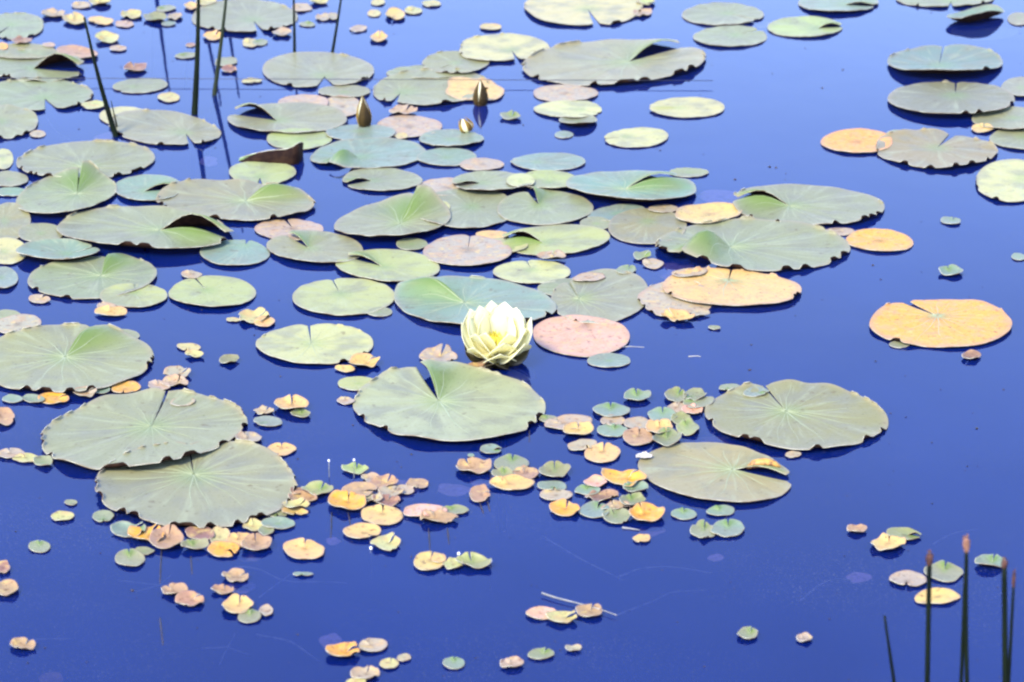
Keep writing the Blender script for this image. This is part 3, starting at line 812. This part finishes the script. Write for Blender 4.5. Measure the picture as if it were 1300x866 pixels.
1007,577,20,8,-1,P,f|tiny pink leaf under the near rim of the khaki ribbed pad
915,649,36,13,-1,B,f|mint leaf under the near rim of the large tan pad
868,653,33,13,-1,B,f|mint leaf left of the others below the large tan pad
892,675,28,22,-1,G,i|hourglass-shaped torn green leaf below the large tan pad
924,672,44,21,90,B,f|round mint heart leaf, right one of two touching below the tan pad
1088,673,26,10,-1,S,c|little brown cupped leaf alone at lower right
1147,679,45,15,350,K,f|khaki leaf, farther of the overlapping pair above the lower right reeds
1127,692,42,20,80,T,k|tan ragged leaf, nearer of the overlapping pair above the lower right reeds
1153,736,48,19,-1,P,f|grey-pink leaf left of the spiky reed among the lower right leaves
1198,727,50,23,80,G,f|pale green heart leaf between two tall reeds
1190,758,55,21,-1,T,f|yellow wavy leaf behind the left tall reed
1257,716,40,15,60,B,c|teal oval leaf beside the thick reed near the right edge
1233,453,24,11,-1,R,c|small brown cupped leaf below the bright orange notched pad
462,462,42,14,20,T,k|tan torn leaf under the pale cream-green pad's right rim
438,468,26,9,-1,T,f|cream leaf under the near rim of the pale cream-green pad
439,509,22,9,-1,P,f|tiny pink leaf left of the pad below the flower
557,455,42,23,-1,P,i|torn pink leaf left of the white flower's base
608,466,32,10,-1,S,k|brown pinkish curled leaf at the foot of the white flower"""
n_s = 0
for ln in SMALL.strip().splitlines():
    a, label = ln.split('|'); f = a.split(',')
    cx, cy, w_, h_, na = [float(q) for q in f[:5]]
    n_s += 1; rg = random.Random(900+n_s); sty = f[6]
    col, mat = colour(f[5])
    if na < 0: na_ = rg.choice([None, rg.uniform(30, 150), rg.uniform(0, 360)])
    else: na_ = na
    if w_ < 20: na_ = None
    dd = .22
    ax = cx+(dd*w_/2*math.cos(R(na_)) if na_ is not None else 0); ay = cy-(dd*h_/2*math.sin(R(na_)) if na_ is not None else 0)
    kw = dict(f=dict(cup=rg.uniform(.02, .10), wave=.06, irr=rg.choice([.02, .035, .055]), noise_k=rg.choice([4, 5, 6])), c=dict(cup=.26, wave=.12, irr=.035),
              k=dict(cup=.12, wave=.22, irr=.045, noise_k=4, teeth=1), i=dict(cup=.12, wave=.22, irr=.14, noise_k=5, teeth=1))[sty]
    fold = rg.uniform(.05, .30) if na_ is not None else 0
    o = pad('floating_leaf', cx, cy, w_, h_, rg.uniform(-5, 5), ax, ay, na_, w_*rg.uniform(.03,.06) if na_ is not None else 0, col, mat,
            2000+n_s, fa=fold, fb=rg.uniform(0, fold), big=False, crease=.6, **kw)
    tag(o, label, 'leaf', GROUP_SMALL)
SUBM = """577,622,46,15,V|pale violet sunken leaf between the orange cluster and centre cluster
610,613,24,10,V|small violet sunken leaf behind the brown upturned leaf with two stems
915,563,90,16,R|long dark sunken leaf between the two large khaki and tan pads
827,674,34,13,V|violet sunken leaf below the yellow-orange slit leaf
317,707,30,13,V|violet sunken leaf under the orange bunch at lower left
305,746,38,14,V|violet sunken leaf beneath the lower left trio
420,814,28,20,V|round dark violet sunken leaf behind the orange rolled one
423,687,20,9,V|small pale sunken leaf right of the kidney-shaped leaf
65,861,34,14,R|brown sunken leaf at the bottom edge near the left corner
1090,733,30,14,V|violet sunken leaf alone at lower right
909,708,19,10,V|small sunken leaf with a stem below the mint heart leaf
915,250,62,17,V|violet sunken leaf behind the crumpled yellow-orange leaf
1250,42,80,20,B|pale bluish sunken leaf under the rolled half-sunk pad
265,205,24,12,V|pinkish sunken leaf beside the reed's reflection at left
858,345,60,24,V|violet sunken leaf between the ribbed green and yellow-orange pads
505,624,60,26,V|broad violet sunken leaf beneath the orange cluster
968,31,22,9,V|small violet sunken leaf between the smooth pads near the top
150,176,60,18,V|violet sunken leaf at the foot of the leaning reed
665,366,50,14,V|dim sunken leaf in the gap behind the bluish pad"""
for ln in SUBM.strip().splitlines():
    a, label = ln.split('|'); f = a.split(',')
    cx, cy, w_, h_ = [float(q) for q in f[:4]]
    n_s += 1; col, mat = colour(f[4])
    o = pad('sunken_leaf', cx, cy, w_, h_, 0, cx, cy, None, 0, col, mat, 3000+n_s, big=False, sub=True, z0=-.014, irr=.09, crease=.3)
    tag(o, label, 'sunken leaf', GROUP_SUB)
# ------------------------------------------------------------------ tubes
def tube(pts, rad, n=8, cap=True):
    vs, fs = [], []
    pts = [Vector(p) for p in pts]
    for i, p in enumerate(pts):
        d = (pts[min(i+1, len(pts)-1)]-pts[max(i-1, 0)]).normalized()
        a = d.cross(Vector((0, 1, .3))).normalized(); b = d.cross(a).normalized()
        for k in range(n):
            t = 2*math.pi*k/n; vs.append(p+(a*math.cos(t)+b*math.sin(t))*rad[i])
    for i in range(len(pts)-1):
        for k in range(n):
            fs.append((i*n+k, i*n+(k+1) % n, (i+1)*n+(k+1) % n, (i+1)*n+k))
    if cap:
        fs.append(tuple(range(n))[::-1]); fs.append(tuple((len(pts)-1)*n+k for k in range(n)))
    return vs, fs
def reed(bx, by, tx, ty, wpx, label, mat=M_REED, taper=.35, bend=0.0, spike=None, group='reed stems rising from the pond', flat=0):
    b = Vector(P(bx, by, 0)); T = PV(tx, ty, b.y)
    if abs(ty-by) < 1: return
    root = empty('reed', b)
    m = pxm(by); r0 = wpx*(1.2 if by < 400 else 1.1)/2/m; n = 16
    L = T-b; side = Vector((L.z, 0, -L.x)).normalized()
    pts, rad = [], []
    for i in range(n+1):
        t = i/n; pts.append(L*t+side*bend/m*math.sin(math.pi*t)); rad.append(r0*(1-(1-taper)*t))
    dn = -L.normalized()*.25; pts = [dn]+pts; rad = [r0]+rad
    vs, fs = tube(pts, rad); mesh_obj('stem', vs, fs, [mat], parent=root)
    if spike:
        d = L.normalized(); rr = spike[0]/2/m; ll = spike[1]/m; sp = []; sr = []
        for i in range(9):
            t = i/8; sp.append(L+d*(t-.35)*ll); sr.append(rr*(.35+.75*math.sin(math.pi*min(1, t*.92+.06))**.8)*(1 if t < .85 else .55))
        vs, fs = tube(sp, sr, 10); mesh_obj('spikelet', vs, fs, [spike[2]], parent=root)
        # scales of the spikelet
        vs, fs = [], []; rg = random.Random(int(bx))
        for i in range(26):
            t = rg.random(); th = rg.uniform(0, 6.28); c = L+d*(t-.35)*ll
            rad_ = rr*(.35+.75*math.sin(math.pi*min(1, t*.92+.06))**.8)
            o_ = Vector((math.cos(th), math.sin(th), 0)); s_ = Vector((-math.sin(th), math.cos(th), 0))*rr*.45
            k = len(vs); vs += [c+o_*rad_-s_, c+o_*rad_+s_, c+o_*rad_*1.35+d*ll*.16]; fs.append((k, k+1, k+2))
        mesh_obj('scales', vs, fs, [spike[2]], smooth=False, parent=root)
    tag(root, label, 'reed', group)
    return root
reed(147, 173, 107, 22, 6.5, 'dark reed leaning left, rising between a cream pad and a green pad', bend=-2)
reed(149, 163, 141, 128, 2.2, 'short thin stalk clinging to the foot of the leaning dark reed')
reed(247, 145, 252, -40, 7, 'thickest upright dark reed, upper left, ending at a green pad', bend=1.5)
reed(272, 121, 293, -60, 5, 'pale grey-green slender reed just right of the thickest upright reed', mat=M_REED2, bend=1)
reed(249, -25, 266, -190, 5.5, 'reed seen mostly as a broken dark reflection right of the thickest reed')
reed(282, -22, 291, -175, 5, 'reed seen as a broken reflection right of the pale slender reed')
reed(196, -22, 200, -178, 5, 'reed seen only as a vertical dark reflection left of the thickest reed')
reed(374, 69, 371, -60, 3.4, 'thin straight reed touching the triangle-notched pad, left of two', bend=.5)
reed(422, 67, 440, -50, 3.4, 'thin reed leaning right, touching the triangle-notched pad, right of two', bend=.5)
G2 = 'reeds standing at the lower right corner'
reed(1175, 985, 1180, 712, 6.5, 'left tall reed of the lower right corner with a brown tip', spike=(8, 20, M_SPIKE), taper=.85, group=G2)
reed(1233, 985, 1227, 694, 6, 'tallest reed of the lower right corner with a pale orange tip', spike=(8, 22, M_SPIKEP), taper=.7, bend=-3, group=G2)
reed(1216, 985, 1225, 730, 5.5, 'reed crossing behind the tallest pale-tipped reed', taper=.6, group=G2)
reed(1277, 985, 1275, 718, 7, 'thick reed close to the right edge with a red-brown tip', spike=(7, 15, M_SPIKE), taper=.85, group=G2)
reed(1274, 985, 1287, 740, 6, 'thin reddish reed leaning right beside the thick edge reed', taper=.5, spike=(4, 26, M_SPIKE), group=G2)
reed(1152, 985, 1123, 782, 6, 'short reed leaning left, leftmost of the lower right corner', taper=.45, group=G2)

# ------------------------------------------------------------------ petals
def petal(length, width, base_pt, az, el, curl=0.0, cupv=.25, tip=1.0, thick=.0008, nu=10, nw=6):
    """a lance-shaped petal growing from base_pt: az around, el above the horizontal, curl bends it inward"""
    d = Vector((math.cos(az), math.sin(az), 0)); s = Vector((-math.sin(az), math.cos(az), 0))
    rows = []; p = Vector(base_pt); e = el
    for i in range(nu+1):
        t = i/nu
        wv = width*.5*((math.sin(math.pi*min(1, (t*.80+.14)))**.8) if t < .999 else 0)*(1 if t < .8 else (1-((t-.8)/.2)**1.6*tip))
        dirv = d*math.cos(e)+Vector((0, 0, 1))*math.sin(e)
        nrm = dirv.cross(s).normalized()*-1        # faces inward/up
        rows.append([p+s*wv*(2*j/nw-1)+ (-nrm)*(-1)*cupv*wv*abs(2*j/nw-1)**2 for j in range(nw+1)] + [nrm])
        p = p+dirv*length/nu; e += curl/nu
    vs = []; fs = []
    for off in (0, 1):
        for r in rows:
            for j in range(nw+1): vs.append(r[j]-r[-1]*thick*off)
    n1 = (nu+1)*(nw+1)
    for i in range(nu):
        for j in range(nw):
            a = i*(nw+1)+j
            fs.append((a, a+1, a+nw+2, a+nw+1)); fs.append((a+n1, a+nw+1+n1, a+nw+2+n1, a+1+n1))
        for a, b in ((i*(nw+1), (i+1)*(nw+1)), (i*(nw+1)+nw, (i+1)*(nw+1)+nw)):
            fs.append((a, b, b+n1, a+n1))
    for j in range(nw):
        fs.append((j, j+1, j+1+n1, j+n1)); a = nu*(nw+1)+j; fs.append((a, a+1, a+1+n1, a+n1))
    return vs, fs

# the open white water lily
fb_ = Vector(P(637, 458, 0))
fl = empty('water_lily', fb_); tag(fl, 'open creamy white water lily flower with yellow centre standing over its dark reflection', 'flower')
TILT = R(12)
from mathutils import Matrix
TM = Matrix.Rotation(TILT, 4, 'X')
def fpart(name, vs, fs, mat):
    z0 = Vector((-.006, 0, .0125))
    return mesh_obj(name, [TM @ (Vector(v)*1.17)+z0 for v in vs], fs, [mat], parent=fl)
rg = random.Random(5)
m_ = pxm(466)
for (cnt, el, ln, wd, off, curl, zb_) in ((8, 33, .055, .036, .1, .75, .000), (7, 54, .054, .036, .45, .40, .001), (5, 68, .048, .030, .2, .28, .002)):
    for i in range(cnt):
        az = 2*math.pi*(i+off)/cnt+rg.uniform(-.10, .10)
        front_ = max(0, -math.sin(az))
        e = R(el+rg.uniform(-4, 4))-R(14)*front_
        ln_ = ln*(1-.20*front_)*rg.uniform(.95, 1.04)
        vs, fs = petal(ln_, wd*rg.uniform(.92, 1.08), (.007*math.cos(az), .007*math.sin(az), zb_), az, e, curl)
        fpart('petal', vs, fs, M_PETAL)
for i in range(4):
    az = math.pi*2*(i+.5)/4+math.pi/4-.10
    vs, fs = petal(.035, .032, (.006*math.cos(az), .006*math.sin(az), -.004), az, R(8), .55, cupv=.4)
    fpart('sepal', vs, fs, M_SEPAL)
for az, ln_, e_ in ((-.72, .053, -9), (-2.3, .030, -6), (-1.45, .026, -4)):  # extra dark sepals, added to stand for the dark reflection at the base
    vs, fs = petal(ln_, .036, (.006*math.cos(az), .006*math.sin(az), -.005), az, R(e_), .10, cupv=.25)
    fpart('sepal', vs, fs, M_SEPAL)
for i in range(46):
    az = rg.uniform(0, 6.28); el = R(rg.uniform(50, 86)); L_ = rg.uniform(.014, .021)
    r_ = rg.uniform(.002, .007)
    vs, fs = petal(L_, .0028, (r_*math.cos(az), r_*math.sin(az), .006), az, el, .5, nu=4, nw=2)
    fpart('stamen', vs, fs, M_STAMEN)
vs, fs = tube([(0, 0, -.25), (0, 0, -.02), (-.002, 0, .004), (-.006, 0, .012)], [.005, .005, .0055, .010], 12)
mesh_obj('stalk', vs, fs, [M_SEPAL], parent=fl)

# buds
def bud(px, py, hpx, wpx, label, mats, name='flower_bud', white=True, lean=0.0, stalk=True, open_=0.0, z=0.0, n=4, drop=0.0):
    b = Vector(P(px, py, z)); m = pxm(py); H = hpx/m/.96; W = wpx/m
    root = empty(name, b)
    def rot(vs): 
        Mx = Matrix.Rotation(lean, 4, 'Y'); return [Mx @ Vector(v)+Vector((0, 0, -drop*H)) for v in vs]
    if white:
        pts = []; rad = []
        for i in range(13):
            t = i/12; pts.append((0, 0, H*t*.97)); rad.append(max(.0004, W*.44*(.70+.30*math.sin(math.pi*min(.5, t*1.3)))*(1-t**2.2)))
        vs, fs = tube(pts, rad, 14); mesh_obj('petals', rot(vs), fs, [M_PETAL], parent=root)
    for i in range(n):
        az = 2*math.pi*(i+.35)/n
        s = Vector((-math.sin(az), math.cos(az), 0)); d = Vector((math.cos(az), math.sin(az), 0))
        vs = []; fs = []; nu, nw = 12, 6
        for o_ in (0, 1):
            for a in range(nu+1):
                t = a/nu
                rr = W*.5*(.70+.30*math.sin(math.pi*min(.5, t*1.3)))*(1-t**2.2)+.0004+open_*W*t*t
                hwid = rr*1.02*(math.pi/n)*(1-.78*t**2.2)*(.55 if open_ else .95)
                for c in range(nw+1):
                    an = (2*c/nw-1)*hwid/max(rr, 1e-5)
                    q = az+an
                    vs.append((math.cos(q)*(rr-o_*.0007), math.sin(q)*(rr-o_*.0007), H*t))
        n1 = (nu+1)*(nw+1)
        for a in range(nu):
            for c in range(nw):
                k = a*(nw+1)+c
                fs.append((k, k+1, k+nw+2, k+nw+1)); fs.append((k+n1, k+nw+1+n1, k+nw+2+n1, k+1+n1))
            for k, l in ((a*(nw+1), (a+1)*(nw+1)), (a*(nw+1)+nw, (a+1)*(nw+1)+nw)):
                fs.append((k, l, l+n1, k+n1))
        mesh_obj('sepal', rot(vs), fs, [mats[i % len(mats)]], parent=root)
    if stalk:
        vs, fs = tube([(0, 0, -.2), (0, 0, -.01), (0, 0, .003)], [.003, .003, .0045], 10); mesh_obj('stalk', vs, fs, [M_SEPAL], parent=root)
    tag(root, label, 'flower bud', 'water lily buds'); return root
bud(463, 159, 37, 21, 'upright tawny yellow bud with a cream tip behind a bluish pad', [M_BUD, M_BUD, M_BUDD], lean=-.06, z=.003, n=3)
bud(610, 133, 31, 21, 'dark olive-brown pointed bud with its black reflection below', [M_BUDD], n=4)
ob = bud(595, 166, 17, 19, 'small half-open white bud with tan sepals on a bluish pad', [M_BUD], lean=-.5, open_=.25, z=.004, n=4, stalk=False)

# the dark curled-over leaf in front of a pale pad, left of the buds
b = Vector(P(345, 207, 0)); m = pxm(207)
cl = empty('curled_lily_pad', b)
tag(cl, 'dark maroon curled-over leaf half rising above a pale notched pad', 'lily pad', GROUP_BIG)
prof = [(303, 204, 205), (315, 200, 206), (328, 197, 207), (340, 194.5, 208), (352, 193.5, 209), (362, 193, 209.5), (371, 190, 210), (378, 185.5, 209), (382, 184, 204), (385, 185, 198)]
for nm, off, mt in (('underside', 0, M_UNDER), ('upper_side', .0012, M_FRESH)):
    vs, fs = [], []
    for i, (x, yt, yb) in enumerate(prof):
        bp = Vector(P(x, yb, 0)); mm = pxm(yb); hgt = (yb-yt)/mm/.95
        for j in range(7):
            t = j/6; ang = t*1.25
            vs.append(bp-b+Vector((0, .010*(1-math.cos(ang))*2+off, hgt*math.sin(ang)/math.sin(1.25)+off*.3)))
    for i in range(len(prof)-1):
        for j in range(6): fs.append((i*7+j, (i+1)*7+j, (i+1)*7+j+1, i*7+j+1))
    o = mesh_obj(nm, vs, fs, [mt], parent=cl); o.color = (.2, .28, .12, 1)
# pale rim along the curled edge
vs, fs = tube([Vector(P(x, yb, 0))-b+Vector((0, .0275*.5, (yb-yt)/pxm(yb)/.95+.0004)) for x, yt, yb in prof], [.0006]*len(prof), 6)
mesh_obj('rim', vs, fs, [M_RIM], parent=cl)
o = pad('lily_pad', 333, 219, 84, 32, 0, 330, 225, 270, 5, CO['Y'], M_FRESH, 777)
tag(o, 'pale yellow-green pad with a near notch, lying in front of the dark curled leaf', 'lily pad', GROUP_BIG)

# brown curled scrap on the notch of the tan pad
vs, fs = tube([(0, 0, 0), (.008, .002, .004), (.020, .002, .006), (.032, 0, .005), (.040, -.002, .001)], [.0015, .005, .006, .005, .002], 10)
o = mesh_obj('curled_scrap', vs, fs, [simple('scrap', (.55, .30, .05), .5, (.12, .05, .02), 110)]); o.location = P(948, 594, .005)
tag(o, 'orange and dark brown curled scrap in the notch of the large tan pad', 'leaf scrap')

# tiny white buds on hair-thin stalks
def tiny(px, py, tx, ty, label, r=3.0):
    b = Vector(P(px, py, 0)); T = PV(tx, ty, b.y)-b; m = pxm(py)
    root = empty('tiny_bud', b)
    vs, fs = tube([(0, 0, -.03), (0, 0, 0), T*.5, T], [.0005]*4, 6); mesh_obj('stalk', vs, fs, [M_STALK], parent=root)
    rr = r/2/m
    vs, fs = tube([T+Vector((0, 0, rr*math.cos(a)*-1.2)) for a in [math.pi*i/8 for i in range(9)]], [max(.0001, rr*math.sin(math.pi*i/8)) for i in range(9)], 10)
    mesh_obj('bud_head', vs, fs, [M_WHITE], parent=root)
    tag(root, label, 'tiny bud', 'tiny white buds on thin stalks')
tiny(449.5, 607, 449.5, 584, 'tiny white bud rising behind the ragged pale leaf')
tiny(418, 606, 417.5, 585, 'tiny white bud alone above the yellow-green leaf, left of another bud')
tiny(582, 710, 582.5, 703, 'tiny white bud over the crumpled khaki leaf of the short row', 4)
tiny(623, 716, 623, 712, 'tiny white bud at the right tip of the long khaki-green leaf', 4)
tiny(471, 698, 471, 696, 'tiny white bud at the left arm of the torn khaki leaf', 4)

# hair-thin dark stems that poke through the water
def stemlet(x0, y0, x1, y1, label):
    b = Vector(P(x0, y0, .0)); e = Vector(P(x1, y1, -.0005))-b; L_ = e.length
    vs, fs = tube([(0, 0, .0012), e*.5+Vector((0, 0, .0012)), e+Vector((0, 0, .0006))], [.0007, .0007, .0004], 6)
    o = mesh_obj('water_sprig', vs, fs, [M_DARK]); o.location = b
    tag(o, label, 'sprig', 'hair-thin dark stems at the water surface')
stemlet(421, 652, 420, 684, 'thin dark stem below the left notched orange leaf')
stemlet(442, 652, 445, 668, 'short dark stem just above the cream-orange wavy leaf')
stemlet(544, 672, 546, 700, 'dark stem above the round orange-cream leaf of the short row')
stemlet(568, 672, 570, 692, 'shorter dark stem right of the one above the short row')
stemlet(609, 640, 614, 653, 'left one of two stems under the small brown upturned leaf')
stemlet(619, 638, 622, 650, 'right one of two stems under the small brown upturned leaf')
stemlet(205, 700, 203, 742, 'long dark stem below the orange folded pair')
stemlet(203, 786, 207, 820, 'dark stem lowest in the left water, with a pale knot at its top')
stemlet(242, 708, 244, 730, 'dark stem below the green domed leaf')
stemlet(672, 548, 672, 562, 'dark stem under the right rim of the pad below the flower')
stemlet(623, 602, 624, 618, 'dark stem between the brown-pink leaf and the yellow-cream leaf')

# strands of water weed just under the surface
def strand(pts, label, r=.0010, z=-.003, mat=M_STRAND, name='weed_strand'):
    q = []
    for i in range(len(pts)-1):
        for k in range(6):
            t = k/6; q.append((pts[i][0]*(1-t)+pts[i+1][0]*t, pts[i][1]*(1-t)+pts[i+1][1]*t))
    q.append(pts[-1])
    for _ in range(3): q = [q[0]]+[((q[i-1][0]+q[i][0]*2+q[i+1][0])/4, (q[i-1][1]+q[i][1]*2+q[i+1][1])/4) for i in range(1, len(q)-1)]+[q[-1]]
    rr_ = random.Random(int(pts[0][0]*7+pts[0][1])); w1, w2 = rr_.uniform(.15, .35), rr_.uniform(0, 6)
    q = [(x+.8*math.sin(i*w1*2+w2), y+1.3*math.sin(i*w1+w2)) for i, (x, y) in enumerate(q)] if len(pts) > 2 and mat is M_STRAND else q
    b = Vector(P(*q[0], z)); vs, fs = tube([Vector(P(x, y, z))-b for x, y in q], [r*(1-.6*i/len(q)) for i in range(len(q))], 6)
    o = mesh_obj(name, vs, fs, [mat]); o.location = b
    tag(o, label, 'water weed' if mat is M_STRAND else 'straw', 'pale strands of weed under the surface' if mat is M_STRAND else None)
strand([(785, 731), (812, 721), (850, 720), (905, 729)], 'arched pale weed strand in open water right of the straw')
strand([(783, 782), (830, 765), (850, 752), (900, 748)], 'faint weed strand trailing right from the end of the straw')
strand([(688, 680), (740, 712), (790, 738)], 'faint diagonal weed strand above the straw')
strand([(1015, 762), (1040, 742), (1062, 735), (1080, 738)], 'weed strand left of the violet sunken leaf at lower right')
strand([(1185, 692), (1210, 678), (1240, 672)], 'faint weed strand between the khaki leaf pair and the tallest reed')
strand([(283, 727), (300, 719), (330, 724), (360, 737), (395, 738), (440, 742)], 'long weed strand curving over the lower left trio')
strand([(330, 760), (355, 738), (378, 722)], 'weed strand rising toward the kidney-shaped leaf')
strand([(325, 805), (370, 812), (405, 840)], 'weed strand below the low notched group at lower left')
for k, (x1, y1) in enumerate(((150, 737), (170, 752), (218, 729), (230, 748))):
    strand([(203, 743), (x1, y1)], ['whorl arm pointing far left of the weed knot at lower left', 'whorl arm pointing lower left of the weed knot', 'whorl arm pointing upper right of the weed knot', 'whorl arm pointing lower right of the weed knot'][k], r=.0008)
for k, (x1, y1) in enumerate(((255, 823), (300, 803), (316, 831), (278, 845))):
    strand([(289, 822), (x1, y1)], ['left arm of the lowest weed star', 'upper arm of the lowest weed star', 'right arm of the lowest weed star', 'lower arm of the lowest weed star'][k], r=.0008)
strand([(10, 813), (40, 811), (95, 812)], 'weed strand beside the tan-brown crumpled leaf in the corner')
strand([(930, 688), (934, 672)], 'short weed stem joining the small sunken leaf to the heart leaf above')
strand([(688, 753), (706, 759), (730, 765), (757, 772), (783, 781)], 'pale straw floating across the trio of leaves, lower centre', r=.0011, z=.0035, mat=M_STRAW, name='straw')
strand([(790, 670), (800, 671), (812, 673)], 'short white straw below the right-hand cluster', r=.0014, z=.001, mat=M_STRAW, name='straw')
strand([(788, 441), (800, 440), (818, 441)], 'short pale straw right of the rosy pad', r=.0012, z=.0, mat=M_STRAW, name='straw')
strand([(874, 453), (885, 452), (890, 453)], 'tiny pale straw alone in open water right of centre', r=.0012, z=.0, mat=M_STRAW, name='straw')
strand([(58, 148), (70, 165), (90, 180)], 'faint diagonal weed strand below the wide-notched pad, upper left')

# thin straight line lying low over the water
a_ = Vector(P(-40, 99, .010)); b_ = Vector(P(905, 102.5, .010))
vs, fs = tube([(0, 0, 0), (b_-a_)*.5, b_-a_], [.0007]*3, 6)
o = mesh_obj('thin_line', vs, fs, [M_LINE]); o.location = a_
tag(o, 'thin dark straight line stretched low across the upper left water', 'line')

# floating specks of debris
rg = random.Random(31); vs, fs = [], []
spots = [(1240, 544, 5), (1274, 495, 3), (952, 470, 5), (954, 438, 3), (522, 577, 4), (168, 750, 5), (20, 675, 3), (378, 806, 3), (977, 212, 5), (985, 213, 4),
         (1044, 112, 3), (1070, 89, 4), (1108, 337, 4), (1118, 355, 3), (604, 836, 3), (57, 823, 3), (35, 842, 3), (110, 841, 3), (1112, 459, 3), (1150, 530, 3),
         (356, 478, 3), (487, 405, 3), (448, 540, 3), (378, 583, 3), (933, 228, 4), (838, 191, 3), (100, 164, 3), (1053, 786, 3), (860, 790, 2), (664, 159, 3), (487, 540, 3)]
spots += [(rg.uniform(0, 1300), rg.uniform(0, 866), rg.uniform(1.2, 2.6)) for _ in range(190)]
for x, y, s in spots:
    c = Vector(P(x, y, 0)); r = s/2/pxm(y); k = len(vs); n = 6; ph = rg.uniform(0, 6)
    for i in range(n):
        a = ph+i*6.283/n; q = r*rg.uniform(.6, 1.2); vs.append(c+Vector((math.cos(a)*q, math.sin(a)*q*1.3, .0004)))
    vs.append(c+Vector((0, 0, r*.6+.0005)))
    for i in range(n): fs.append((k+i, k+(i+1) % n, k+n))
o = mesh_obj('floating_debris', vs, fs, [M_DARK]); tag(o, 'dark specks of debris scattered on the water', None, None, 'stuff')

S.render.film_transparent = False
S.cycles.filter_width = 2.3 if hasattr(S, 'cycles') else 1.5
S.cycles.transparent_max_bounces = 16
